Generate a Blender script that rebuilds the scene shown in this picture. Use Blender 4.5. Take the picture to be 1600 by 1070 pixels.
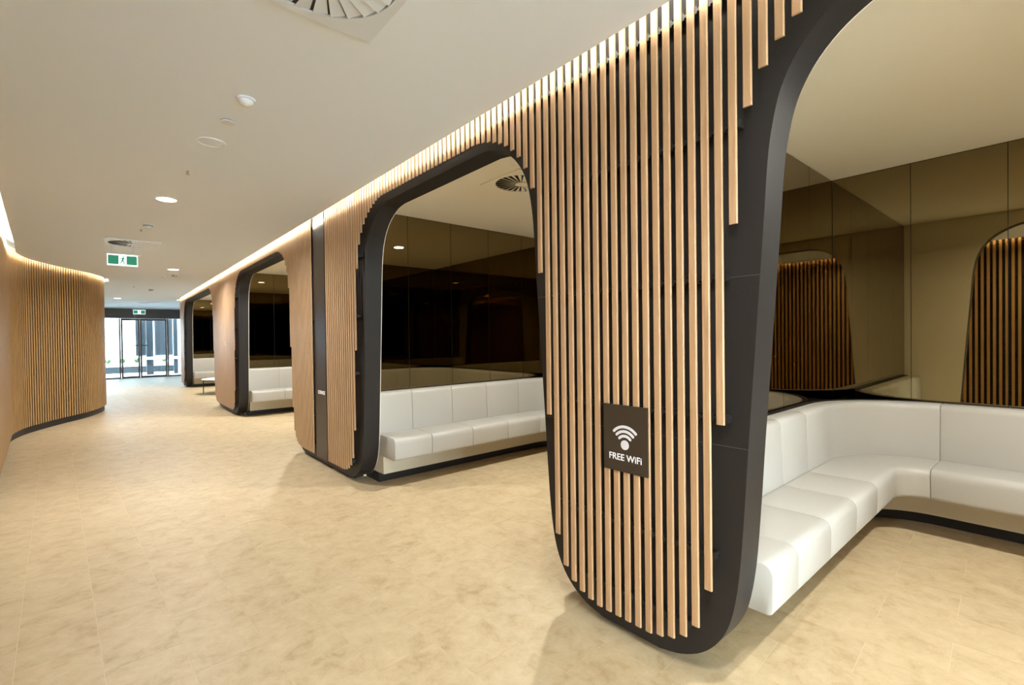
import bpy, bmesh, math, random
from mathutils import Vector, Matrix
random.seed(7)
for o in list(bpy.data.objects): bpy.data.objects.remove(o, do_unlink=True)
SC = bpy.context.scene
COL = SC.collection

# ------------------------------------------------------------------ camera
FPX = 742.0; CAM_H = 1.35
th = math.atan2(633, 742); pitch = math.radians(.65); roll = .0133
fw0 = Vector((math.sin(th), math.cos(th), 0)); rt0 = Vector((math.cos(th), -math.sin(th), 0)); up0 = Vector((0, 0, 1))
fw = fw0*math.cos(pitch)-up0*math.sin(pitch); up1 = up0*math.cos(pitch)+fw0*math.sin(pitch)
rt = rt0*math.cos(roll)-up1*math.sin(roll); up = up1*math.cos(roll)+rt0*math.sin(roll)
cd = bpy.data.cameras.new('camera'); cam = bpy.data.objects.new('camera', cd); COL.objects.link(cam)
cd.sensor_fit = 'HORIZONTAL'; cd.sensor_width = 36; cd.lens = FPX/1600*36; cd.clip_start = .02; cd.clip_end = 300
cam.matrix_world = Matrix(((rt.x, up.x, -fw.x, 0), (rt.y, up.y, -fw.y, 0), (rt.z, up.z, -fw.z, CAM_H), (0, 0, 0, 1)))
SC.camera = cam
CAM = Vector((0, 0, CAM_H))
def proj(p):
    d = Vector(p)-CAM; z = d.dot(fw)
    if z < .05: return None
    return 800+FPX*d.dot(rt)/z, 535-FPX*d.dot(up)/z, z

# ------------------------------------------------------------------ world, exposure
w = bpy.data.worlds.new('world'); SC.world = w; w.use_nodes = True
bg = w.node_tree.nodes['Background']; bg.inputs[0].default_value = (.80, .90, 1, 1); bg.inputs[1].default_value = 25.0
vs = SC.view_settings
vs.view_transform = 'Standard'; vs.look = 'None'; vs.gamma = 1; vs.exposure = 0.44; vs.use_curve_mapping = False
DOWN_W = 41; BOOTH_W = 47; LED_S = 54.0
COL_DOWN = (.96, .98, 1); COL_BOOTH = (.98, .97, .92); COL_LED = (1, .87, .66)

# ------------------------------------------------------------------ materials
def newmat(name):
    m = bpy.data.materials.new(name); m.use_nodes = True
    return m, m.node_tree.nodes, m.node_tree.links, m.node_tree.nodes['Principled BSDF']
def flat(name, col, rough=.5, metal=0, spec=.5, noise=0, nscale=30, emit=0, ecol=None):
    m, n, l, b = newmat(name)
    b.inputs['Base Color'].default_value = (*col, 1); b.inputs['Roughness'].default_value = rough
    b.inputs['Metallic'].default_value = metal; b.inputs['Specular IOR Level'].default_value = spec
    if noise:
        g = n.new('ShaderNodeNewGeometry'); t = n.new('ShaderNodeTexNoise'); t.inputs['Scale'].default_value = nscale; t.inputs['Detail'].default_value = 4
        r = n.new('ShaderNodeMapRange'); r.inputs[3].default_value = 1-noise; r.inputs[4].default_value = 1+noise
        v = n.new('ShaderNodeMix'); v.data_type = 'RGBA'; v.blend_type = 'MULTIPLY'; v.inputs[0].default_value = 1
        v.inputs[6].default_value = (*col, 1)
        l.new(g.outputs['Position'], t.inputs['Vector']); l.new(t.outputs['Fac'], r.inputs[0]); l.new(r.outputs[0], v.inputs[7]); l.new(v.outputs[2], b.inputs['Base Color'])
    if emit:
        b.inputs['Emission Color'].default_value = (*(ecol or col), 1); b.inputs['Emission Strength'].default_value = emit
    return m
def rnd_node(n, l):
    oi = n.new('ShaderNodeObjectInfo'); ge = n.new('ShaderNodeNewGeometry')
    a = n.new('ShaderNodeMath'); a.operation = 'ADD'; l.new(oi.outputs['Random'], a.inputs[0]); l.new(ge.outputs['Random Per Island'], a.inputs[1])
    f = n.new('ShaderNodeMath'); f.operation = 'FRACT'; l.new(a.outputs[0], f.inputs[0])
    return f.outputs[0], ge
def wood(name, c1, c2, c3):
    m, n, l, b = newmat(name)
    r, ge = rnd_node(n, l)
    mp = n.new('ShaderNodeMapping'); mp.inputs['Scale'].default_value = (70, 70, 3.0)
    off = n.new('ShaderNodeCombineXYZ'); mu = n.new('ShaderNodeMath'); mu.operation = 'MULTIPLY'; mu.inputs[1].default_value = 37
    l.new(r, mu.inputs[0]); l.new(mu.outputs[0], off.inputs[2]); l.new(off.outputs[0], mp.inputs['Location'])
    l.new(ge.outputs['Position'], mp.inputs['Vector'])
    t = n.new('ShaderNodeTexNoise'); t.inputs['Scale'].default_value = 1; t.inputs['Detail'].default_value = 6; t.inputs['Distortion'].default_value = .8
    l.new(mp.outputs[0], t.inputs['Vector'])
    cr = n.new('ShaderNodeValToRGB'); cr.color_ramp.elements[0].position = .32; cr.color_ramp.elements[0].color = (*c1, 1)
    cr.color_ramp.elements[1].position = .68; cr.color_ramp.elements[1].color = (*c2, 1)
    l.new(t.outputs['Fac'], cr.inputs[0])
    mx = n.new('ShaderNodeMix'); mx.data_type = 'RGBA'; mx.inputs[7].default_value = (*c3, 1)
    ms = n.new('ShaderNodeMath'); ms.operation = 'MULTIPLY'; ms.inputs[1].default_value = .55; l.new(r, ms.inputs[0])
    l.new(ms.outputs[0], mx.inputs[0]); l.new(cr.outputs[0], mx.inputs[6]); l.new(mx.outputs[2], b.inputs['Base Color'])
    b.inputs['Roughness'].default_value = .42; b.inputs['Specular IOR Level'].default_value = .4
    return m
def tilemat(name):
    m, n, l, b = newmat(name)
    r, ge = rnd_node(n, l)
    ad = n.new('ShaderNodeVectorMath'); ad.operation = 'ADD'
    cx = n.new('ShaderNodeCombineXYZ'); mu = n.new('ShaderNodeMath'); mu.operation = 'MULTIPLY'; mu.inputs[1].default_value = 53
    l.new(r, mu.inputs[0]); l.new(mu.outputs[0], cx.inputs[0]); l.new(mu.outputs[0], cx.inputs[2])
    l.new(ge.outputs['Position'], ad.inputs[0]); l.new(cx.outputs[0], ad.inputs[1])
    t = n.new('ShaderNodeTexNoise'); t.inputs['Scale'].default_value = 8; t.inputs['Detail'].default_value = 11; t.inputs['Roughness'].default_value = .76; t.inputs['Distortion'].default_value = .3
    l.new(ad.outputs[0], t.inputs['Vector'])
    cr = n.new('ShaderNodeValToRGB'); e = cr.color_ramp.elements
    e[0].position = .28; e[0].color = (.36, .25, .125, 1); e[1].position = .70; e[1].color = (.58, .46, .285, 1)
    k = e.new(.47); k.color = (.485, .37, .215, 1)
    l.new(t.outputs['Fac'], cr.inputs[0])
    hs = n.new('ShaderNodeMapRange'); hs.inputs[3].default_value = .98; hs.inputs[4].default_value = 1.02; l.new(r, hs.inputs[0])
    mx = n.new('ShaderNodeMix'); mx.data_type = 'RGBA'; mx.blend_type = 'MULTIPLY'; mx.inputs[0].default_value = 1
    l.new(cr.outputs[0], mx.inputs[6]); l.new(hs.outputs[0], mx.inputs[7]); l.new(mx.outputs[2], b.inputs['Base Color'])
    b.inputs['Roughness'].default_value = .48; b.inputs['Specular IOR Level'].default_value = .35
    bp = n.new('ShaderNodeBump'); bp.inputs['Strength'].default_value = .06; bp.inputs['Distance'].default_value = .004
    l.new(t.outputs['Fac'], bp.inputs['Height']); l.new(bp.outputs[0], b.inputs['Normal'])
    return m
def glassmat(name, tint=(.93, .97, .96)):
    m, n, l, b = newmat(name)
    out = n['Material Output']; n.remove(b)
    tr = n.new('ShaderNodeBsdfTransparent'); tr.inputs[0].default_value = (*tint, 1)
    gl = n.new('ShaderNodeBsdfGlossy'); gl.inputs['Roughness'].default_value = .01
    fr = n.new('ShaderNodeFresnel'); fr.inputs[0].default_value = 1.45
    mx = n.new('ShaderNodeMixShader'); l.new(fr.outputs[0], mx.inputs[0]); l.new(tr.outputs[0], mx.inputs[1]); l.new(gl.outputs[0], mx.inputs[2]); l.new(mx.outputs[0], out.inputs[0])
    return m
def mirrormat(name, col):
    m, n, l, b = newmat(name)
    b.inputs['Base Color'].default_value = (*col, 1); b.inputs['Metallic'].default_value = 1; b.inputs['Roughness'].default_value = .012
    return m
M = {}
M['wood'] = wood('oak slat', (.40, .235, .115), (.53, .335, .18), (.45, .27, .135))
M['wood_left'] = wood('LED-tinted oak slat', (.37, .20, .072), (.49, .295, .115), (.41, .23, .085))  # oak with the warm cove light's golden cast put into its colour
M['char'] = flat('charcoal laminate', (.020, .0165, .0145), .50, spec=.3, noise=.15, nscale=120)
M['black'] = flat('black powder coat', (.008, .007, .007), .5)
M['bronze'] = flat('dark bronze metal', (.040, .028, .019), .32, metal=.4)
M['brown'] = flat('dark brown sign board', (.040, .026, .014), .55)
M['tile'] = tilemat('beige stone tile')
M['grout'] = flat('pale grout', (.60, .47, .295), .8)
M['ceil'] = flat('white ceiling paint', (.82, .90, 1.0), .75)
M['cream'] = flat('cream plaster', (.92, .87, .74), .75)
M['leather'] = flat('white leather', (.44, .42, .375), .42, spec=.35, noise=.02, nscale=200)
M['cream_lam'] = flat('cream laminate', (.60, .53, .40), .5)
M['mirror'] = mirrormat('bronze mirror', (.235, .185, .095))
M['white'] = flat('white plastic', (.82, .87, .93), .4)
M['offwhite'] = flat('off white metal', (.72, .78, .85), .45)
M['seam'] = flat('joint sealant', (.11, .10, .095), .5)
M['grey'] = flat('grey plastic', (.30, .29, .28), .5)
M['glass'] = glassmat('clear glass')
M['glass_tint'] = glassmat('tinted entrance glass', (.50, .56, .58))
M['lens'] = flat('lit lens', (1, .95, .85), .5, emit=14, ecol=(1, .93, .80))
M['led'] = flat('warm led strip', (1, .8, .5), .5, emit=LED_S, ecol=COL_LED)
M['green'] = flat('exit green', (.01, .22, .12), .5, emit=.25, ecol=(.02, .40, .22))
M['signwhite'] = flat('lit sign white', (.9, .95, .93), .5, emit=.9, ecol=(.9, 1, .97))
M['signgrey'] = flat('pale grey print', (.72, .70, .72), .5)
M['printwhite'] = flat('white print', (.88, .88, .87), .5)
M['dark_frame'] = flat('dark aluminium', (.07, .062, .058), .45)
M['steel'] = flat('brushed steel', (.55, .55, .55), .3, metal=1)
M['concrete'] = flat('pale concrete', (.70, .70, .69), .8, noise=.08, nscale=3)
M['extwhite'] = flat('white render', (.82, .83, .84), .8)
M['extgrey'] = flat('grey cladding', (.030, .038, .043), .6)
M['extblue'] = flat('dark window glazing', (.006, .009, .012), .3)
M['leaf'] = flat('green leaves', (.05, .12, .02), .6, noise=.3, nscale=20)

# ------------------------------------------------------------------ mesh helpers
def obj(name, bm, mat, parent=None, smooth=None, loc=None):
    me = bpy.data.meshes.new(name)
    bmesh.ops.recalc_face_normals(bm, faces=bm.faces)
    bm.to_mesh(me); bm.free()
    me.materials.append(M[mat] if isinstance(mat, str) else mat)
    if smooth is not None:
        for p in me.polygons: p.use_smooth = True
        me.set_sharp_from_angle(angle=math.radians(smooth))
    o = bpy.data.objects.new(name, me); COL.objects.link(o)
    if parent: o.parent = parent
    if loc: o.location = loc
    return o
def tag(o, label, cat, group=None, kind=None):
    o['label'] = label; o['category'] = cat
    if group: o['group'] = group
    if kind: o['kind'] = kind
    return o
def thing(name, label, cat, loc=(0, 0, 0), group=None, rotz=0):
    o = bpy.data.objects.new(name, None); COL.objects.link(o); o.location = loc; o.rotation_euler = (0, 0, rotz)
    o.empty_display_size = .05
    return tag(o, label, cat, group)
def stuff(o): o['kind'] = 'stuff'; return o
def box(bm, x0, x1, y0, y1, z0, z1, mtx=None):
    v = [bm.verts.new((x, y, z)) for x in (x0, x1) for y in (y0, y1) for z in (z0, z1)]
    if mtx:
        for q in v: q.co = mtx @ q.co
    for f in ((0, 1, 3, 2), (4, 6, 7, 5), (0, 4, 5, 1), (2, 3, 7, 6), (0, 2, 6, 4), (1, 5, 7, 3)):
        bm.faces.new([v[i] for i in f])
    return v
def bx(*a, mtx=None):
    bm = bmesh.new(); box(bm, *a, mtx=mtx); return bm
def prism(bm, pts, f0, f1):
    """pts: 2D list; f0,f1 map a 2D point to 3D for the two caps"""
    a = [bm.verts.new(f0(p)) for p in pts]; b = [bm.verts.new(f1(p)) for p in pts]
    n = len(pts)
    caps = [bm.faces.new(a), bm.faces.new(b[::-1])]
    for i in range(n):
        j = (i+1) % n; bm.faces.new((a[i], b[i], b[j], a[j]))
    bm.normal_update()
    bmesh.ops.triangulate(bm, faces=caps)
def disc(bm, c, r, z0, z1, seg=32, r2=None, axis='z'):
    r2 = r if r2 is None else r2
    a = []; b = []
    for i in range(seg):
        t = 2*math.pi*i/seg
        a.append(bm.verts.new((c[0]+r*math.cos(t), c[1]+r*math.sin(t), z0)))
        b.append(bm.verts.new((c[0]+r2*math.cos(t), c[1]+r2*math.sin(t), z1)))
    bm.faces.new(a); bm.faces.new(b[::-1])
    for i in range(seg):
        j = (i+1) % seg; bm.faces.new((a[i], b[i], b[j], a[j]))
def lathe(bm, c, prof, seg=32):
    rings = []
    for r, z in prof:
        rings.append([bm.verts.new((c[0]+r*math.cos(2*math.pi*i/seg), c[1]+r*math.sin(2*math.pi*i/seg), c[2]+z)) for i in range(seg)])
    for a, b in zip(rings[:-1], rings[1:]):
        for i in range(seg):
            j = (i+1) % seg; bm.faces.new((a[i], a[j], b[j], b[i]))
    return rings
def arealight(name, loc, r, power, col, parent=None, spread=160):
    ld = bpy.data.lights.new(name, 'AREA'); ld.shape = 'DISK'; ld.size = r*2; ld.energy = power; ld.color = col; ld.spread = math.radians(spread)
    o = bpy.data.objects.new(name, ld); COL.objects.link(o); o.location = loc
    if parent: o.parent = parent
    return o
def lerp_tab(tab, x):      # tab sorted ascending in x
    if x <= tab[0][0]: return tab[0][1]
    for (a, fa), (b, fb) in zip(tab[:-1], tab[1:]):
        if x <= b: return fa+(fb-fa)*(x-a)/(b-a)
    return tab[-1][1]
def catmull(P, k=8):
    P = [Vector(p) for p in P]; out = []
    for i in range(len(P)-1):
        p0 = P[i-1] if i else P[0]*2-P[1]; p1 = P[i]; p2 = P[i+1]; p3 = P[i+2] if i+2 < len(P) else P[-1]*2-P[-2]
        for j in range(k):
            t = j/k
            out.append(.5*((2*p1)+(p2-p0)*t+(2*p0-5*p1+4*p2-p3)*t*t+(3*p1-p0-3*p2+p3)*t**3))
    out.append(P[-1]); return out
def text_mesh(name, body, size, mtx, mat, parent, extrude=.0015, bold=0, spacing=1.0):
    cu = bpy.data.curves.new(name, 'FONT'); cu.body = body; cu.size = size; cu.extrude = extrude; cu.align_x = 'CENTER'; cu.align_y = 'CENTER'; cu.offset = bold; cu.space_character = spacing
    t = bpy.data.objects.new(name+'_tmp', cu); COL.objects.link(t); bpy.context.view_layer.update()
    me = bpy.data.meshes.new_from_object(t.evaluated_get(bpy.context.evaluated_depsgraph_get()))
    bpy.data.objects.remove(t, do_unlink=True); bpy.data.curves.remove(cu)
    me.transform(mtx); me.materials.clear(); me.materials.append(M[mat])
    o = bpy.data.objects.new(name, me); COL.objects.link(o); o.parent = parent
    return o
# text basis facing -X (read from the corridor) / facing -Y
def face_negx(x, y, z): return Matrix(((0, 0, -1, x), (-1, 0, 0, y), (0, 1, 0, z), (0, 0, 0, 1)))
def face_negy(x, y, z): return Matrix(((1, 0, 0, x), (0, 0, -1, y), (0, 1, 0, z), (0, 0, 0, 1)))

# ------------------------------------------------------------------ layout
XF, XR = 1.76, 1.91            # charcoal wall: corridor face and booth face
XS = 1.705                     # face of the slats
HC = 2.60; HB = 2.60; ZT = 2.80
CE = 1.625                     # right edge of corridor ceiling
XB = 4.55                      # booth back wall
Y0, YW, YD = -4.2, 17.55, 22.8
OPEN = [(-1.52, .726), (1.827, 4.09), (6.25, 9.42), (11.75, 16.6)]
BOOTH = [(-2.06, 1.26), (1.30, 4.39), (5.80, 9.78), (11.30, 16.98)]    # near end wall, far end wall
DT = [(.025, .40), (.05, .30), (.10, .21), (.175, .142), (.28, .094), (.45, .063), (.70, .042), (.94, .026), (1.3, 0), (1.55, -.018), (1.76, -.033), (1.95, -.046),
      (2.07, -.062), (2.19, -.092), (2.29, -.145), (2.37, -.220), (2.425, -.31), (2.46, -.40), (2.475, -.50)]
CURVE = [(p.x, p.y) for p in catmull([(d, z, 0) for z, d in DT], 4)]      # (d into the column, z), bottom to top

# ------------------------------------------------------------------ setting: floor
fl = obj('floor', bx(-4.6, 5.0, Y0-.3, YD+.25, -.12, -.0008), 'grout'); tag(fl, 'beige stone tiled floor of the corridor and booths', 'floor', kind='structure')
TA = math.radians(3.4); TW, TL, GAP = .267, .533, .0028
tm = bmesh.new(); box(tm, -TW/2+GAP/2, TW/2-GAP/2, -TL/2+GAP/2, TL/2-GAP/2, -.010, 0)
tme = bpy.data.meshes.new('tile'); bmesh.ops.recalc_face_normals(tm, faces=tm.faces); tm.to_mesh(tme); tm.free(); tme.materials.append(M['tile'])
O = Vector((1.38, 1.31)); ux = Vector((math.cos(TA), math.sin(TA))); uy = Vector((-math.sin(TA), math.cos(TA)))
cells = []
for i in range(-26, 18):
    for j in range(-18, 50):
        c = O+ux*((i+.5)*TW)+uy*((j+.5+(.5 if i % 2 else 0))*TL)
        if not (-4.3 < c.x < 4.75 and Y0+.1 < c.y < YD-.15): continue
        a = 0
        q = proj((c.x, c.y, 0))
        if q and -60 < q[0] < 1660 and q[1] < 1130: a = 1/q[2]**3
        if c.x > 1.9 and (c.y > 4.3 or (.95 < c.y < 1.6)): a *= .02
        if c.x > 1.9 and 1.6 < c.y < 4.3 and c.y < 1.05*c.x-.3: a *= .05      # behind the near column
        if c.x < -.3-.075*c.y-.1: a *= .02
        cells.append((a, c))
cells.sort(key=lambda t: -t[0])
for a, c in cells[:300]:
    o = bpy.data.objects.new('tile', tme); COL.objects.link(o); o.parent = fl; o.location = (c.x, c.y, 0); o.rotation_euler = (0, 0, TA)
rm = bmesh.new()
for a, c in cells[300:]:
    box(rm, -TW/2+GAP/2, TW/2-GAP/2, -TL/2+GAP/2, TL/2-GAP/2, -.010, 0, Matrix.Translation((c.x, c.y, 0)) @ Matrix.Rotation(TA, 4, 'Z'))
stuff(obj('distant_tiles', rm, 'tile', fl))

# ------------------------------------------------------------------ setting: left slat wall path
LP = catmull([(-4.15, -2.42, 0), (-1.6, -2.40, 0), (-.70, -2.34, 0), (-.33, -2.14, 0), (-.205, -1.78, 0), (-.205, -1.35, 0), (-.298, 0, 0), (-.786, 6.51, 0), (-.895, 8.0, 0), (-.98, 9.05, 0), (-1.0, 9.45, 0), (-.94, 9.95, 0), (-.81, 10.35, 0), (-.569, 10.9, 0), (-.285, 11.45, 0), (-.11, 12.0, 0), (-.03, 12.5, 0),
              (-.05, 12.82, 0), (-.22, 13.03, 0), (-.6, 13.1, 0), (-3.0, 13.1, 0)], 12)
def lnormal(i):
    a = LP[max(i-1, 0)]; b = LP[min(i+1, len(LP)-1)]; t = (b-a).normalized()
    return Vector((t.y, -t.x, 0))
def loff(d): return [LP[i]+lnormal(i)*d for i in range(len(LP))]

# ceilings
lo = loff(.078)
poly = [(-4.2, lo[0].y), (-4.2, Y0), (CE, Y0), (CE, YW+.02), (4.6, YW+.02), (4.6, YD), (-3.2, YD), (-3.2, lo[-1].y)]+[(p.x, p.y) for p in lo[::-1]]
bm = bmesh.new(); prism(bm, poly, lambda p: (p[0], p[1], HC), lambda p: (p[0], p[1], HC+.025))
cl = obj('ceiling', bm, 'ceil'); tag(cl, 'smooth white plaster ceiling above the corridor', 'ceiling', kind='structure')
sl = obj('ceiling_slab', bx(-4.6, 5.0, Y0-.3, YD+.25, ZT, ZT+.15), 'ceil'); tag(sl, 'white slab closing the light coves above the ceiling', 'ceiling', kind='structure')
# booth ceilings
for k, (a, b) in enumerate(BOOTH):
    o = obj('ceiling_booth', bx(XR+.02, XB+.1, a-.015, b+.015, HB, HB+.06), 'cream')
    tag(o, 'cream plaster ceiling inside ' + ['the booth beyond the FREE WiFi column', 'the booth between FREE WiFi and LOUNGE columns', 'the booth past the LOUNGE strip', 'the booth with the coffee table'][k], 'ceiling', kind='structure')

# LED strips in the coves
bm = bmesh.new(); box(bm, CE-.045, CE-.03, Y0+.1, YW, HC+.045, HC+.06)
ls = obj('cove_light', bm, 'led'); tag(ls, 'warm LED strip hidden in cove above the booth wall slats', 'light strip')
bm = bmesh.new(); A = loff(.100); B = loff(.115)
for i in range(len(A)-1):
    q = [bm.verts.new((p.x, p.y, z)) for z in (HC+.045, HC+.06) for p in (A[i], A[i+1], B[i+1], B[i])]
    for f in ((0, 1, 2, 3), (7, 6, 5, 4), (0, 4, 5, 1), (3, 2, 6, 7)): bm.faces.new([q[x] for x in f])
ls2 = obj('cove_light', bm, 'led'); tag(ls2, 'warm LED strip in cove along the curved slat wall', 'light strip')

# ------------------------------------------------------------------ right wall with openings
def comb_mesh(x0, x1, shrink=0):
    bm = bmesh.new(); nc = len(OPEN)+1
    def span(c, d):
        lo_ = Y0-.05 if c == 0 else OPEN[c-1][1]+d+shrink
        hi_ = YW if c == nc-1 else OPEN[c][0]-d-shrink
        return lo_, hi_
    tops = []
    for c in range(nc):
        rows = []
        for d, z in CURVE:
            l_, h_ = span(c, d); rows.append([bm.verts.new(p) for p in ((x0, l_, z), (x0, h_, z), (x1, h_, z), (x1, l_, z))])
        l_, h_ = span(c, CURVE[-1][0]); rows.append([bm.verts.new(p) for p in ((x0, l_, ZT), (x0, h_, ZT), (x1, h_, ZT), (x1, l_, ZT))])
        for i, (r0, r1) in enumerate(zip(rows[:-1], rows[1:])):
            last = i == len(rows)-2
            for j in range(4):
                if last and ((j == 1 and c < nc-1) or (j == 3 and c > 0)): continue      # the lintel joins here
                q = (j+1) % 4; bm.faces.new((r0[j], r0[q], r1[q], r1[j]))
        bm.faces.new(rows[0][::-1]); bm.faces.new(rows[-1]); tops.append(rows[-2:])
    for c in range(nc-1):
        A, B = tops[c], tops[c+1]
        for t0, t1 in ((0, 1),):
            bm.faces.new((A[0][1], B[0][0], B[1][0], A[1][1])); bm.faces.new((A[0][2], A[1][2], B[1][3], B[0][3]))
            bm.faces.new((A[0][1], A[0][2], B[0][3], B[0][0])); bm.faces.new((A[1][1], B[1][0], B[1][3], A[1][2]))
    return bm
wr = obj('wall_right', comb_mesh(XF, XR), 'char', smooth=30); tag(wr, 'charcoal booth wall with rounded openings and vertical oak slats', 'wall', kind='structure')
wi = obj('wall_front_lining', comb_mesh(XR+.0005, XR+.006, .003), 'cream', smooth=30); tag(wi, 'cream painted inner face of the booth front wall', 'wall', kind='structure')
cols = []
prev = Y0
for a, b in OPEN:
    cols.append((prev, a-.40)); prev = b+.40
cols.append((prev, YW))
for a, b in cols: obj('plinth', bx(XF+.05, XR-.01, a+.02, b-.02, 0, .0252), 'black', wr)
# panel seams on the charcoal columns: thin raised strips of the joint gasket
for (a, b) in [(OPEN[0][1], OPEN[1][0])]:
    for z in (1.56, .93):
        d = lerp_tab([(zz, dd) for zz, dd in DT], z)
        obj('panel_seam', bx(XF-.0008, XF+.001, a+d+.001, b-d-.001, z-.0007, z+.0007), 'seam', wr)

# slat ends follow the openings at a clear margin
def offset_curve():
    out = []
    n = len(CURVE)
    for i, (d, z) in enumerate(CURVE):
        d0, z0 = CURVE[max(i-1, 0)]; d1, z1 = CURVE[min(i+1, n-1)]
        t = Vector((d1-d0, z1-z0)).normalized(); nrm = Vector((t.y, -t.x))      # into the column / upward
        if i == 0: nrm = Vector((.35, .94))
        m = .083 if z < 2.05 else .083-.047*min(1, (z-2.05)/.40)
        out.append((d+nrm.x*m, z+nrm.y*m))
    return out
OC = offset_curve()
# inverse: slat at signed distance e into the column -> lowest z
inv = sorted([(d, z) for d, z in OC])
mono = []; zmin = 9
for d, z in inv:
    zmin = min(zmin, z); mono.append((d, zmin))
def zbot(y):
    zb = .105
    for a, b in OPEN:
        for e in (a-y, y-b):
            if e < .5 and abs(e) < 4:
                pass
        if a-.6 < y < b+.6:
            mid = (a+b)/2
            e = a-y if y < mid else y-b
            zb = max(zb, lerp_tab(mono, e))
    return zb
PITCH, SW, SD = .0523, .0302, .0085
STRIP = (4.965, 5.325)
slats = []
k0 = int((Y0-.882)/PITCH); k = k0
while True:
    y = .882+k*PITCH; k += 1
    if y > YW-.02: break
    if y < Y0+.05 or STRIP[0]-.02 < y < STRIP[1]+.02: continue
    slats.append((y, zbot(y)))
ZS = 2.70
um = bx(XS, XS+SD, -SW/2, SW/2, 0, 1)
bmesh.ops.bevel(um, geom=[e for e in um.edges if abs(e.verts[0].co.z-e.verts[1].co.z) > .5 and e.verts[0].co.x < XS+.001], offset=.003, segments=1, affect='EDGES')
ume = bpy.data.meshes.new('slat'); bmesh.ops.recalc_face_normals(um, faces=um.faces); um.to_mesh(ume); ume.materials.append(M['wood'])
def inview(y):
    q = proj((XS, y, 2.0)); return q is not None and -20 < q[0] < 1640
vis = [s for s in slats if inview(s[0])]; hid = [s for s in slats if not inview(s[0])]
for y, zb in vis[:300]:
    o = bpy.data.objects.new('slat', ume); COL.objects.link(o); o.parent = wr; o.location = (0, y, zb); o.scale = (1, 1, ZS-zb)
rest = vis[300:]+hid
if rest:
    bm = bmesh.new()
    for y, zb in rest: box(bm, XS, XS+SD, y-SW/2, y+SW/2, zb, ZS)
    stuff(obj('distant_slats', bm, 'wood', wr))
um.free()
# rails and clips behind the slats
RZ = [.215, .52, 1.04, 1.56, 2.095, 2.575]
bm = bmesh.new(); cm = bmesh.new()
for z in RZ:
    run = None; prevy = None
    for y, zb in slats+[(99, 9)]:
        ok = zb < z-.02
        if ok and not (STRIP[1] < y < STRIP[1]+.06):
            box(cm, XS+.008, XS+.034, y-SW/2-.010, y-SW/2+.001, z-.014, z+.014)
        if ok and run is not None and y-prevy > PITCH*1.5:
            box(bm, XS+SD, XF+.001, run-.012, prevy+.02, z-.006, z+.006); run = y
        if ok and run is None: run = y
        if not ok and run is not None:
            box(bm, XS+SD, XF+.001, run-.018, prevy+.02, z-.006, z+.006); run = None
        prevy = y
stuff(obj('slat_clips', cm, 'black', wr)); obj('slat_rails', bm, 'black', wr)
# dark bronze strip with LOUNGE lettering
st = obj('strip_panel', bx(XS+.012, XF+.001, STRIP[0]+.012, STRIP[1]-.012, .085, ZS), 'bronze', wr)
st['label'] = 'dark bronze strip between the slats'
text_mesh('lettering', 'LOUNGE', .052, face_negx(XS+.0115, 5.125, .79), 'printwhite', st, .001, .0012, 1.0)

# switch plate on the far column
t = thing('key_switch', 'small brass key switch on the slats before the coffee table booth', 'switch', (XS, 10.27, 1.26))
obj('plate', bx(-.006, -.0005, -.04, .04, 0, .08), 'cream_lam', t)
bm = bmesh.new(); disc(bm, (0, 0), .018, .006, .022, 16); bmesh.ops.rotate(bm, verts=bm.verts, cent=(0, 0, 0), matrix=Matrix.Rotation(-math.pi/2, 3, 'Y')); bmesh.ops.translate(bm, verts=bm.verts, vec=(0, 0, .04))
obj('barrel', bm, 'steel', t)

# ------------------------------------------------------------------ FREE WiFi sign
SY, SZ0, SZ1, SWD = 1.246, .757, 1.048, .228
t = thing('wifi_sign', 'dark brown FREE WiFi sign fixed on the oak slats', 'sign', (XS-.001, SY, SZ0))
bm = bx(-.007, 0, -SWD/2, SWD/2, 0, SZ1-SZ0)
bd = obj('board', bm, 'brown', t)
fx = -.0072
def sector(bm, cy, cz, r0, r1, a0, a1, seg=16):
    rm_ = (r0+r1)/2; hw = (r1-r0)/2; pts = []
    for i in range(seg+1):
        a = a0+(a1-a0)*i/seg; pts.append((cy+r1*math.cos(a), cz+r1*math.sin(a)))
    for i in range(1, 8):
        b = a1+math.pi*i/8; pts.append((cy+rm_*math.cos(a1)+hw*math.cos(b), cz+rm_*math.sin(a1)+hw*math.sin(b)))
    for i in range(seg+1):
        a = a1+(a0-a1)*i/seg; pts.append((cy+r0*math.cos(a), cz+r0*math.sin(a)))
    for i in range(1, 8):
        b = a0+math.pi+math.pi*i/8; pts.append((cy+rm_*math.cos(a0)+hw*math.cos(b), cz+rm_*math.sin(a0)+hw*math.sin(b)))
    prism(bm, pts, lambda p: (fx, -p[0], p[1]), lambda p: (fx-.001, -p[0], p[1]))
cz = .118
for r0, r1 in ((.034, .046), (.054, .066), (.074, .086)):
    bm = bmesh.new(); sector(bm, 0, cz, r0, r1, math.radians(45), math.radians(135)); obj('signal_arc', bm, 'signgrey', bd)
bm = bmesh.new(); prism(bm, [(.021*math.cos(i*math.pi/14), cz+.001+.021*math.sin(i*math.pi/14)) for i in range(28)], lambda p: (fx, -p[0], p[1]), lambda p: (fx-.001, -p[0], p[1])); obj('signal_dot', bm, 'signgrey', bd)
text_mesh('lettering', 'FREE WiFi', .040, face_negx(fx-.0002, 0, .062), 'printwhite', bd, .0008, .0004, 1.0)

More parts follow.
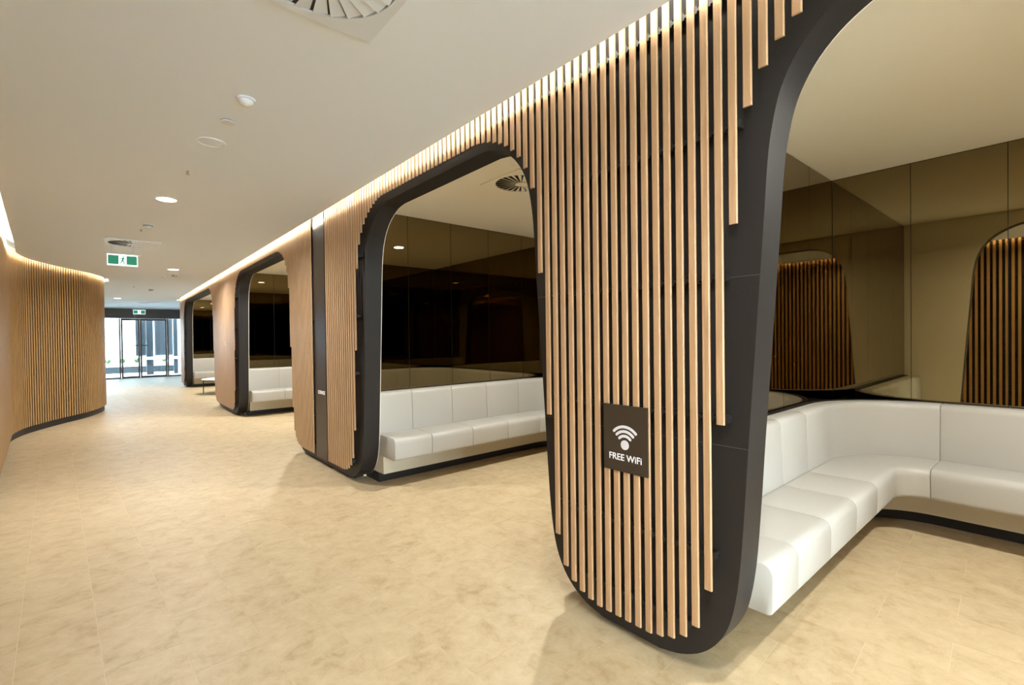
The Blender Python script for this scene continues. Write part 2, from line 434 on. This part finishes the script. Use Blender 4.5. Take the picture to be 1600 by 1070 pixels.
# ------------------------------------------------------------------ left wall
wbm = bmesh.new(); F = loff(-.032); Bk = loff(-.15)
for i in range(len(F)-1):
    q = [wbm.verts.new((p.x, p.y, z)) for z in (0, ZT) for p in (F[i], F[i+1], Bk[i+1], Bk[i])]
    for f in ((0, 1, 2, 3), (7, 6, 5, 4), (0, 4, 5, 1), (3, 2, 6, 7)): wbm.faces.new([q[x] for x in f])
bmesh.ops.remove_doubles(wbm, verts=wbm.verts, dist=.0005)
wl = obj('wall_left', wbm, 'char', smooth=30); tag(wl, 'curved wall of narrow oak slats, tinted golden for LED light, on a dark base', 'wall', kind='structure')
acc = 0; nxt = .02; lsl = []
for i in range(len(LP)-1):
    a, b = LP[i], LP[i+1]; L = (b-a).length
    while nxt <= acc+L:
        p = a+(b-a)*((nxt-acc)/L); tg = (b-a).normalized(); lsl.append((p.copy(), math.atan2(tg.y, tg.x)-math.pi/2)); nxt += .061
    acc += L
lm = bx(-.008, 0, -.0145, .0145, .105, ZS); lme = bpy.data.meshes.new('slat'); bmesh.ops.recalc_face_normals(lm, faces=lm.faces); lm.to_mesh(lme); lm.free(); lme.materials.append(M['wood_left'])
bm = bmesh.new(); n = 0
for p, r in lsl:
    if -3.3 < p.x and 5.6 < p.y < 12.95 and p.x > -1.2 and n < 300:
        o = bpy.data.objects.new('slat', lme); COL.objects.link(o); o.parent = wl; o.location = (p.x, p.y, 0); o.rotation_euler = (0, 0, r); n += 1
    else:
        box(bm, -.008, 0, -.0145, .0145, .105, ZS, Matrix.Translation(p) @ Matrix.Rotation(r, 4, 'Z'))
stuff(obj('distant_slats', bm, 'wood_left', wl))
bm = bmesh.new(); A = loff(-.008); B = loff(-.033)
for z in RZ[1:]:
    for i in range(len(A)-1):
        q = [bm.verts.new((p.x, p.y, zz)) for zz in (z-.007, z+.007) for p in (A[i], A[i+1], B[i+1], B[i])]
        for f in ((0, 1, 2, 3), (7, 6, 5, 4), (0, 4, 5, 1), (3, 2, 6, 7)): bm.faces.new([q[x] for x in f])
obj('slat_rails', bm, 'black', wl)

# ------------------------------------------------------------------ booth walls with mirror panels
ZP = .80
def panel_edges(lo_, hi_, first, pitch):
    E_ = [lo_]; x = first
    while x < hi_-.08:
        if x > lo_+.08: E_.append(x)
        x += pitch
    return E_+[hi_]
WHICH = ['the booth beyond the FREE WiFi column', 'the booth between FREE WiFi and LOUNGE columns', 'the booth past the LOUNGE strip', 'the coffee table booth']
MX = [1.94, 1.84, 1.9, 1.9]
for k, (a, b) in enumerate(BOOTH):
    na = BOOTH[k-1][1] if k else Y0
    nb = BOOTH[k+1][0] if k < 3 else YW
    # back wall
    wb = obj('wall_back', bx(XB+.006, XB+.12, a-.01, b+.01, 0, ZT), 'black'); tag(wb, 'bronze mirror panelled back wall of '+WHICH[k], 'wall', kind='structure')
    E_ = panel_edges(a+.0005, b-.0005, .26-4*.5 if k == 0 else a+.45, .5)
    for e0, e1 in zip(E_[:-1], E_[1:]): obj('mirror_panel', bx(XB, XB+.0055, e0+.002, e1-.002, ZP, HB-.006), 'mirror', wb)
    # end walls (far one faces -Y, near one faces +Y)
    o = obj('wall_far_end', bx(XR+.019, XB+.005, b+.006, (b+nb)/2-.0 if nb-b < .2 else b+.12, 0, ZT), 'black'); tag(o, 'bronze mirror panelled end wall of '+WHICH[k]+', beyond its bench', 'wall', kind='structure')
    E_ = panel_edges(XR+.02, XB-.001, MX[k], .52)
    for e0, e1 in zip(E_[:-1], E_[1:]): obj('mirror_panel', bx(e0+.002, e1-.002, b, b+.0055, ZP, HB-.006), 'mirror', o)
    o = obj('wall_near_end', bx(XR+.019, XB+.005, (a+na)/2 if a-na < .2 else a-.12, a-.006, 0, ZT), 'black'); tag(o, 'bronze mirror panelled end wall facing into '+WHICH[k], 'wall', kind='structure')
    for e0, e1 in zip(E_[:-1], E_[1:]): obj('mirror_panel', bx(e0+.002, e1-.002, a-.0055, a, ZP, HB-.006), 'mirror', o)

# ------------------------------------------------------------------ benches
X0 = 1.920; R0 = .68
def rounded(pts, rad, seg=5):
    out = []; n = len(pts)
    for i in range(n):
        p = Vector(pts[i]); a = Vector(pts[i-1]); b = Vector(pts[(i+1) % n]); r = rad[i]
        if r <= 0: out.append(p); continue
        da = (a-p).normalized(); db = (b-p).normalized()
        p0 = p+da*r; p1 = p+db*r
        for j in range(seg+1):
            t = j/seg; out.append((1-t)**2*p0+2*t*(1-t)*p+t*t*p1)
    return out
SEAT = rounded([(.158, .262), (.525, .262), (.53, .46), (.158, .455)], [.01, .025, .055, .02])
BACK = rounded([(.030, .40), (.165, .40), (.150, .84), (.030, .84)], [.005, .005, .045, .02])
FASC = [(.05, .088), (.25, .088), (.25, .262), (.05, .262)]
KICK = [(.02, 0), (.17, 0), (.17, .088), (.02, .088)]
LEDG = [(.002, .70), (.029, .70), (.029, .842), (.002, .842)]
def bench(k, yn, yf, joints, label):
    t = thing('booth_bench', label, 'bench', (X0, yf, 0), 'booth benches')
    L1 = XB-R0-X0; AR = R0*math.pi/2; L2 = (yf-yn)-2*R0; TOT = 2*L1+2*AR+L2
    def pt(s, o):
        if s < L1: return X0+s, yf-o
        s -= L1
        if s < AR:
            a = s/R0; r = R0-o; return XB-R0+r*math.sin(a), yf-R0+r*math.cos(a)
        s -= AR
        if s < L2: return XB-o, yf-R0-s
        s -= L2
        if s < AR:
            a = s/R0; r = R0-o; return XB-R0+r*math.cos(a), yn+R0-r*math.sin(a)
        s -= AR
        return XB-R0-s, yn+o
    knots = [L1, L1+AR, L1+AR+L2, L1+2*AR+L2]
    def samples(s0, s1):
        S = [s0, s1]
        for q0, q1 in ((knots[0], knots[1]), (knots[2], knots[3])):
            for j in range(13):
                q = q0+(q1-q0)*j/12
                if s0+.012 < q < s1-.012: S.append(q)
        return sorted(S)
    def sweep(name, prof, s0, s1, mat, soft=0, sm=35, gap=0):
        bm = bmesh.new(); rings = []
        s0 += gap; s1 -= gap
        cx = sum(p[0] for p in prof)/len(prof); cz_ = sum(p[1] for p in prof)/len(prof)
        S = samples(s0, s1)
        seq = [(s, 0) for s in S]
        if soft:
            seq = [(s0, soft), (s0+soft*.35, soft*.35), (s0+soft, 0)]+[(s, 0) for s in S[1:-1] if s0+soft*1.5 < s < s1-soft*1.5]+[(s1-soft, 0), (s1-soft*.35, soft*.35), (s1, soft)]
        for s, sh in seq:
            ring = []
            for p in prof:
                d = Vector((p[0]-cx, p[1]-cz_)); L = d.length
                q = (cx+d.x*(1-sh/L), cz_+d.y*(1-sh/L)) if L > 0 else (cx, cz_)
                x, y = pt(s, q[0]); ring.append(bm.verts.new((x-X0, y-yf, q[1])))
            rings.append(ring)
        m = len(prof)
        for a, b in zip(rings[:-1], rings[1:]):
            for i in range(m):
                j = (i+1) % m; bm.faces.new((a[i], a[j], b[j], b[i]))
        f = [bm.faces.new(rings[0]), bm.faces.new(rings[-1][::-1])]; bm.normal_update(); bmesh.ops.triangulate(bm, faces=f)
        return obj(name, bm, mat, t, sm)
    J = [x-X0 for x in joints]
    nb = max(1, round(L2/1.05))
    mid = [L1+AR+L2*i/nb for i in range(nb+1)]
    allj = J+mid+[TOT-j for j in J[::-1]]
    for a, b in zip(allj[:-1], allj[1:]):
        sweep('seat_cushion', SEAT, a, b, 'leather', .0045, 50, .0018)
        sweep('back_cushion', BACK, a, b, 'leather', .0045, 50, .0018)
    sweep('seat_core', [(.165, .27), (.515, .27), (.52, .41), (.48, .448), (.165, .447)], .004, TOT-.004, 'grey')
    sweep('back_core', [(.035, .45), (.155, .45), (.143, .80), (.11, .832), (.035, .832)], .004, TOT-.004, 'grey')
    sweep('fascia', FASC, .02, TOT-.02, 'cream_lam')
    sweep('kick_board', KICK, .01, TOT-.01, 'black')
    sweep('ledge', LEDG, 0.0, TOT, 'black')
    return t
bench(0, *BOOTH[0], [X0, 2.19, 2.61, 3.03, 3.45], 'white leather bench in the booth beyond the FREE WiFi column')
bench(1, *BOOTH[1], [X0, 2.30, 2.77, 3.23, 3.70], 'white leather bench in the booth between FREE WiFi and LOUNGE columns')
bench(2, *BOOTH[2], [X0, 2.45, 2.95, 3.45], 'white leather bench in the booth past the LOUNGE strip')
bench(3, *BOOTH[3], [X0, 2.9, 3.85], 'white leather bench behind the low coffee table')

# coffee table in the last booth
t = thing('coffee_table', 'low round white coffee table with thin dark legs', 'table', (2.42, 14.35, 0))
bm = bmesh.new(); disc(bm, (0, 0), .60, .355, .375, 40); obj('table_top', bm, 'white', t, 30)
bm = bmesh.new(); disc(bm, (0, 0), .595, .340, .3545, 40); obj('rim', bm, 'black', t, 30)
for i in range(4):
    a = math.pi/4+i*math.pi/2+.5; bm = bmesh.new(); disc(bm, (.565*math.cos(a), .565*math.sin(a)), .011, 0, .341, 12); obj('leg', bm, 'black', t, 30)

# ------------------------------------------------------------------ ceiling fittings
def diffuser(cx, cy, size, z, label, nb=24, mat='offwhite', fill=1.0, group='swirl air diffusers'):
    t = thing('air_diffuser', label, 'air vent', (cx, cy, z), group)
    R = size*.44; h = size/2
    bm = bmesh.new(); N = 48; inn = []; out = []; inb = []; oub = []
    for i in range(N):
        a = 2*math.pi*(i+.5)/N; c, s = math.cos(a), math.sin(a); q = h/max(abs(c), abs(s))
        inn.append(bm.verts.new((R*c, R*s, -.010))); out.append(bm.verts.new((q*c, q*s, -.010)))
        inb.append(bm.verts.new((R*c, R*s, -.0005))); oub.append(bm.verts.new((q*c, q*s, -.0005)))
    for i in range(N):
        j = (i+1) % N
        bm.faces.new((inn[i], inn[j], out[j], out[i])); bm.faces.new((out[i], out[j], oub[j], oub[i])); bm.faces.new((inn[j], inn[i], inb[i], inb[j])); bm.faces.new((inb[i], inb[j], oub[j], oub[i]))
    # square the corners
    for v in list(bm.verts):
        pass
    for lst in (out, oub):
        for sx in (-1, 1):
            for sy in (-1, 1):
                v = min(lst, key=lambda q: (q.co.x-sx*h)**2+(q.co.y-sy*h)**2); v.co.x = sx*h; v.co.y = sy*h
    obj('plate', bm, mat, t)
    bm = bmesh.new(); disc(bm, (0, 0), R-.001, -.0022, -.0006, 36); obj('throat', bm, 'black', t)
    bl = bmesh.new(); a0 = math.pi/nb*.92
    p = [(.22*R, -a0*fill, -.004), (.98*R, -a0*fill, -.003), (.98*R, a0*(fill*1.75-.9), -.0135), (.22*R, a0*(fill*1.75-1.0), -.012)]
    lo_ = [bl.verts.new((r*math.cos(a), r*math.sin(a), zz)) for r, a, zz in p]; hi_ = [bl.verts.new((r*math.cos(a), r*math.sin(a), zz+.0015)) for r, a, zz in p]
    bl.faces.new(lo_[::-1]); bl.faces.new(hi_)
    for i in range(4):
        j = (i+1) % 4; bl.faces.new((lo_[i], lo_[j], hi_[j], hi_[i]))
    me = bpy.data.meshes.new('blade'); bl.to_mesh(me); bl.free(); me.materials.append(M[mat])
    for i in range(nb):
        o = bpy.data.objects.new('blade', me); COL.objects.link(o); o.parent = t; o.rotation_euler = (0, 0, 2*math.pi*i/nb)
    bm = bmesh.new(); disc(bm, (0, 0), .24*R, -.015, -.0025, 24, .20*R); obj('hub', bm, mat, t)
    return t
diffuser(.575, 1.615, .57, HC, 'large square swirl air diffuser in the corridor ceiling opposite the FREE WiFi column')
diffuser(.27, 7.70, .55, HC, 'square swirl air diffuser just before the hanging exit sign', mat='white')
diffuser(1.03, 19.1, .55, HC, 'square swirl air diffuser near the glass entrance doors', mat='white')
diffuser(2.58, 2.88, .48, HB, 'square swirl air diffuser in cream ceiling of the booth between FREE WiFi and LOUNGE columns', mat='cream', fill=.82)
diffuser(2.58, -.4, .48, HB, 'square swirl air diffuser in cream ceiling of the booth beyond the FREE WiFi column', mat='cream', fill=.82)

def downlight(x, y, z, r, power, col, label, group):
    t = thing('downlight', label, 'light', (x, y, z), group)
    bm = bmesh.new(); lathe(bm, (0, 0, 0), [(r*1.16, -.0004), (r*1.14, -.005), (r*1.02, -.006), (r, -.002)], 32); obj('trim', bm, 'white', t, 40)
    bm = bmesh.new(); disc(bm, (0, 0), r, -.004, -.0006, 32); obj('lens', bm, 'lens', t)
    arealight('lamp', (0, 0, -.012), r, power, col, t)
    return t
G = 'corridor downlights'
downlight(.42, 5.14, HC, .072, DOWN_W, COL_DOWN, 'lit round downlight between smoke detector and flush ceiling speaker', G)
downlight(.90, 10.07, HC, .075, DOWN_W, COL_DOWN, 'lit round downlight past the hanging exit sign, level with the key switch', G)
downlight(.25, 17.5, HC, .075, DOWN_W, COL_DOWN, 'lit round downlight close to the glass entrance doors', G)
downlight(.42, .15, HC, .072, DOWN_W*.72, COL_DOWN, 'lit round downlight in the corridor opposite the booth beyond the FREE WiFi column', G)
downlight(.70, -2.9, HC, .072, DOWN_W, COL_DOWN, 'lit round downlight near the rear window', G)
G = 'booth downlights'
downlight(3.05, 2.855, HB, .060, BOOTH_W, COL_BOOTH, 'lit round downlight in the booth between FREE WiFi and LOUNGE columns', G)
downlight(3.05, -.40, HB, .060, BOOTH_W, COL_BOOTH, 'lit round downlight in the booth beyond the FREE WiFi column', G)
downlight(2.55, 8.29, HB, .060, BOOTH_W*1.2, COL_BOOTH, 'lit round downlight in the booth past the LOUNGE strip', G)
downlight(2.70, 13.2, HB, .060, BOOTH_W, COL_BOOTH, 'lit round downlight above the coffee table on the LOUNGE strip side', G)
downlight(2.70, 15.4, HB, .060, BOOTH_W, COL_BOOTH, 'lit round downlight in the coffee table booth on the entrance side', G)

def smoke(x, y, label, s=1):
    t = thing('smoke_detector', label, 'smoke detector', (x, y, HC), 'ceiling smoke detectors')
    bm = bmesh.new(); disc(bm, (0, 0), .055*s, -.014*s, -.0004, 28); obj('base', bm, 'offwhite', t, 40)
    bm = bmesh.new(); disc(bm, (0, 0), .040*s, -.028*s, -.0145*s, 28, .045*s); obj('vent_ring', bm, 'grey', t, 40)
    bm = bmesh.new(); disc(bm, (0, 0), .034*s, -.042*s, -.0285*s, 28, .040*s); obj('cap', bm, 'offwhite', t, 40)
smoke(.353, 6.34, 'white smoke detector between a lit downlight and a square air diffuser')
smoke(.987, 10.84, 'white smoke detector just past the downlight level with the key switch')
smoke(.823, 14.17, 'white smoke detector in the ceiling beside the coffee table booth')
# motion sensor
t = thing('motion_sensor', 'white domed motion sensor on the ceiling next to flat round cover', 'sensor', (.57, 2.765, HC))
bm = bmesh.new(); disc(bm, (0, 0), .044, -.009, -.0004, 32, .046); obj('base', bm, 'offwhite', t, 40)
bm = bmesh.new(); lathe(bm, (0, 0, 0), [(.036, -.0092), (.034, -.018), (.026, -.027), (.014, -.033), (.001, -.035)], 28); obj('dome', bm, 'white', t, 50)
t = thing('sprinkler_cover', 'flat round white cover between motion sensor and flush speaker', 'ceiling cover', (.546, 3.10, HC))
bm = bmesh.new(); disc(bm, (0, 0), .036, -.012, -.007, 28); obj('cover_plate', bm, 'offwhite', t, 40)
bm = bmesh.new(); disc(bm, (0, 0), .022, -.007, -.0004, 20); obj('neck', bm, 'grey', t, 40)
t = thing('ceiling_speaker', 'flush round ceiling speaker with a raised ring', 'speaker', (.521, 3.497, HC))
bm = bmesh.new(); R_ = lathe(bm, (0, 0, 0), [(.082, -.0005), (.080, -.006), (.070, -.006), (.067, -.002)], 36); obj('ring', bm, 'white', t, 40)
bm = bmesh.new(); disc(bm, (0, 0), .068, -.0025, -.0006, 36); obj('grille', bm, 'ceil', t)
def sprinkler(x, y, label):
    t = thing('sprinkler', label, 'sprinkler', (x, y, HC), 'ceiling sprinklers')
    bm = bmesh.new(); disc(bm, (0, 0), .026, -.004, -.0004, 20); obj('rosette', bm, 'white', t)
    bm = bmesh.new(); disc(bm, (0, 0), .007, -.028, -.004, 10); obj('stem', bm, 'steel', t, 40)
    bm = bmesh.new(); disc(bm, (0, 0), .015, -.031, -.0285, 14); obj('deflector', bm, 'steel', t)
sprinkler(.471, 4.18, 'small sprinkler head between flush speaker and lit downlight')
sprinkler(.31, 6.66, 'small sprinkler head beside the smoke detector before the exit sign')
sprinkler(.48, 13.55, 'small sprinkler head in the ceiling past the curved wall end')
sprinkler(.837, 11.16, 'small sprinkler head beside the smoke detector past the exit sign')

# exit signs
def exit_sign(x, y, z0, wd, ht, top, label):
    t = thing('exit_sign', label, 'exit sign', (x, y, z0), 'green exit signs')
    body = obj('body', bx(-wd/2, wd/2, -.012, .012, 0, ht), 'signwhite', t)
    b = ht*.10
    for s in (-1, 1):
        x0, x1 = sorted((s*(wd/2-wd*.03), s*wd*.13)); obj('green_panel', bx(x0, x1, -.0135, -.0122, b*1.2, ht-b), 'green', t)
    # running figure
    bm = bmesh.new(); u = ht
    def limb(pts, wdt):
        for (xa, za), (xb, zb) in zip(pts[:-1], pts[1:]):
            d = Vector((xb-xa, zb-za)); n_ = Vector((-d.y, d.x)).normalized()*wdt/2*u
            P = [(xa*u+n_.x, za*u+n_.y), (xb*u+n_.x, zb*u+n_.y), (xb*u-n_.x, zb*u-n_.y), (xa*u-n_.x, za*u-n_.y)]
            prism(bm, P, lambda p: (p[0], -.0122, p[1]), lambda p: (p[0], -.0134, p[1]))
    prism(bm, [(.075*u+.055*u*math.cos(i*math.pi/8), .80*u+.055*u*math.sin(i*math.pi/8)) for i in range(16)], lambda p: (p[0], -.0122, p[1]), lambda p: (p[0], -.0134, p[1]))
    limb([(.045, .73), (-.01, .46)], .13); limb([(-.01, .48), (.08, .34), (.13, .14)], .075); limb([(-.02, .48), (-.08, .30), (-.20, .24)], .075)
    limb([(.04, .70), (.14, .58), (.21, .64)], .05); limb([(.03, .70), (-.10, .66), (-.15, .54)], .05)
    obj('running_figure', bm, 'green', t)
    obj('mount_plate', bx(-wd*.6, wd*.6, -.03, .03, ht+.001, ht+.012), 'white', t)
    if top-z0-ht > .02:
        for s in (-1, 1):
            bm = bmesh.new(); disc(bm, (s*wd*.35, 0), .006, ht+.012, top-z0, 10); obj('hanger', bm, 'white', t)
exit_sign(.175, 8.0, 2.345, .31, .145, HC, 'hanging green exit sign with running figure behind a square air diffuser')
exit_sign(.92, 22.0, 2.365, .35, .155, HC, 'small green exit sign above the glass entrance doors')

# ------------------------------------------------------------------ end of the hall: entrance
def pane(name, x0, x1, z0, z1, y, parent): return obj(name, bx(x0, x1, y-.004, y+.004, z0, z1), 'glass', parent)
hd = obj('wall_end', bx(-3.4, 5.0, YD-.06, YD+.12, 2.24, ZT), 'dark_frame'); tag(hd, 'dark header above the glass entrance doors', 'wall', kind='structure')
def leaf(name, x0, x1, label, handle=None):
    t = thing(name, label, 'door', ((x0+x1)/2, YD, 0)); t['kind'] = 'structure'
    hw = (x1-x0)/2
    obj('stile', bx(-hw, -hw+.055, -.025, .025, 0.002, 2.236), 'dark_frame', t); obj('stile', bx(hw-.055, hw, -.025, .025, .002, 2.236), 'dark_frame', t)
    obj('top_rail', bx(-hw+.055, hw-.055, -.025, .025, 2.16, 2.236), 'dark_frame', t); obj('bottom_rail', bx(-hw+.055, hw-.055, -.025, .025, .002, .07), 'dark_frame', t)
    obj('pane', bx(-hw+.055, hw-.055, -.004, .004, .07, 2.16), 'glass_tint', t)
    if handle: obj('handle', bx(handle[0], handle[1], -.06, -.028, 1.20, 1.235), 'black', t)
leaf('door_1', .40, .95, 'left glass leaf of the entrance doors in a dark frame', (.06, .22))
leaf('door_2', .955, 1.78, 'wide glass leaf of the entrance doors with black pull bar', (-.36, -.16))
def sidelight(name, x0, x1, label):
    t = thing(name, label, 'window', ((x0+x1)/2, YD, 0)); t['kind'] = 'structure'; hw = (x1-x0)/2
    obj('frame', bx(-hw, -hw+.05, -.03, .03, .002, 2.236), 'dark_frame', t); obj('frame', bx(hw-.05, hw, -.03, .03, .002, 2.236), 'dark_frame', t)
    obj('sill', bx(-hw+.05, hw-.05, -.03, .03, .002, .05), 'dark_frame', t); obj('pane', bx(-hw+.05, hw-.05, -.004, .004, .05, 2.236), 'glass_tint', t)
sidelight('window_1', -1.2, .395, 'fixed glass sidelight beside the narrower entrance leaf')
sidelight('window_2', 1.785, 3.6, 'fixed glass sidelight with white ribbed wall outside')
for x0, x1, nm in ((-3.4, -1.205, 'wall_end_west'), (3.605, 5.0, 'wall_end_east')):
    o = obj(nm, bx(x0, x1, YD-.06, YD+.12, 0, 2.24), 'ceil'); tag(o, 'white wall beside the entrance glazing', 'wall', kind='structure')
o = obj('wall_side_west', bx(-3.4, -3.2, 12.9, YD-.06, 0, ZT), 'ceil'); tag(o, 'white side wall behind the curved slat wall', 'wall', kind='structure')
o = obj('wall_side_east', bx(4.68, 5.0, YW, YD-.06, 0, ZT), 'ceil'); tag(o, 'white side wall past the coffee table booth', 'wall', kind='structure')
o = obj('wall_return', bx(XR+.02, 4.68, YW-.1, YW, 0, ZT), 'ceil'); tag(o, 'white return wall closing the coffee table booth', 'wall', kind='structure')
# unseen glazed end, assumed behind the camera to let daylight in
t = thing('added_rear_window', 'tall dark framed glazing added along the rear lobby for daylight', 'window', (-1.2, Y0-.12, 0)); t['kind'] = 'structure'
ED = [-2.95+i*.984 for i in range(7)]
for xx in ED: obj('mullion', bx(xx-.025, xx+.025, -.03, .03, 0, HC-.002), 'dark_frame', t)
for e0, e1 in zip(ED[:-1], ED[1:]): obj('pane', bx(e0+.025, e1-.025, -.004, .004, .05, HC-.05), 'glass', t)
obj('sill', bx(ED[0], ED[-1], -.03, .03, 0, .05), 'dark_frame', t)
o = obj('wall_rear', bx(-4.6, 5.0, Y0-.3, Y0-.06, HC, ZT), 'ceil'); tag(o, 'white header above the rear lobby glazing', 'wall', kind='structure')
o = obj('wall_rear_side', bx(XF, 5.0, Y0-.3, Y0-.06, 0, HC), 'ceil'); tag(o, 'white wall beside the rear lobby glazing', 'wall', kind='structure')
o = obj('wall_lobby_side', bx(-4.6, -4.2, Y0-.3, -2.3, 0, ZT), 'ceil'); tag(o, 'white side wall of the rear lobby', 'wall', kind='structure')

# ------------------------------------------------------------------ outside
o = obj('ground', bx(-40, 40, -60, 90, -.30, -.13), 'concrete'); tag(o, 'pale concrete paving outside the entrance', 'ground', kind='structure')
o = obj('terrace', bx(-6, 8, YD+.26, 33, -.13, -.01), 'concrete'); tag(o, 'white paved terrace outside the glass doors', 'ground', kind='structure')
t = thing('planter', 'low white planter outside with a dark base', 'planter', (1.0, 27.2, -.01))
obj('base', bx(-5, 2.5, -.3, .6, 0, .28), 'extgrey', t); obj('trough', bx(-5, 2.5, -.35, .65, .281, .42), 'extwhite', t)
random.seed(3)
G = 'plants in the white planter'
for i in range(8):
    px = -1.5+i*.5+random.uniform(-.04, .04)
    bm = bmesh.new()
    for j in range(46):
        a = random.uniform(0, 6.28); r = random.uniform(.02, .12); L = random.uniform(.12, .27); tl = random.uniform(.2, .8)
        b0 = Vector((r*math.cos(a)*.4, r*math.sin(a)*.4, .002)); d = Vector((math.cos(a)*tl, math.sin(a)*tl, 1)).normalized(); s = Vector((-math.sin(a), math.cos(a), 0))*.028
        v = [bm.verts.new(p) for p in (b0, b0+d*L*.5+s, b0+d*L, b0+d*L*.5-s)]; bm.faces.new(v)
    p = thing('leafy_plant', 'small leafy green plant in the low white planter outside the doors', 'plant', (px, 27.3+random.uniform(-.15, .15), .411), G); obj('leaves', bm, 'leaf', p)
# outdoor rail, posts, ribbed wall and building
t = thing('terrace_rail', 'white horizontal rail on dark posts outside the doors', 'railing', (1.2, 25.0, -.01))
obj('post', bx(.05, .28, -.1, .1, 0, 3.2), 'extgrey', t); obj('rail', bx(-.0, 2.2, -.135, -.101, .62, .74), 'extwhite', t); obj('post', bx(.98, 1.12, -.1, .1, 0, 3.2), 'extgrey', t)
t = thing('ribbed_wall', 'white ribbed screen wall outside the fixed sidelight', 'wall', (2.42, 25.9, -.01))
obj('panel', bx(0, 3.2, 0, .1, 0, 4.2), 'extwhite', t)
for i in range(24): obj('rib', bx(.02+i*.13, .08+i*.13, -.05, -.0005, 0, 4.2), 'extwhite', t)
t = thing('building', 'pale grey building with a slanted wall and dark windows outside', 'building', (0, 33, -.13))
pts = [(-6, 0), (1.2, 0), (1.2, 7), (.75, 7), (.75, 4.2), (-1.2, 1.1), (-6, 1.1)]
bm = bmesh.new(); prism(bm, pts, lambda p: (p[0], 0, p[1]), lambda p: (p[0], .4, p[1])); obj('slanted_wall', bm, 'concrete', t)
obj('facade', bx(.8, 8, 1.2, 1.8, 0, 7), 'extwhite', t)
for x in (1.05, 2.1, 3.15, 4.2):
    f = obj('window', bx(x, x+.85, 1.15, 1.199, .7, 3.0), 'extgrey', t); obj('pane', bx(x+.06, x+.79, 1.13, 1.149, .78, 2.9), 'extblue', f)
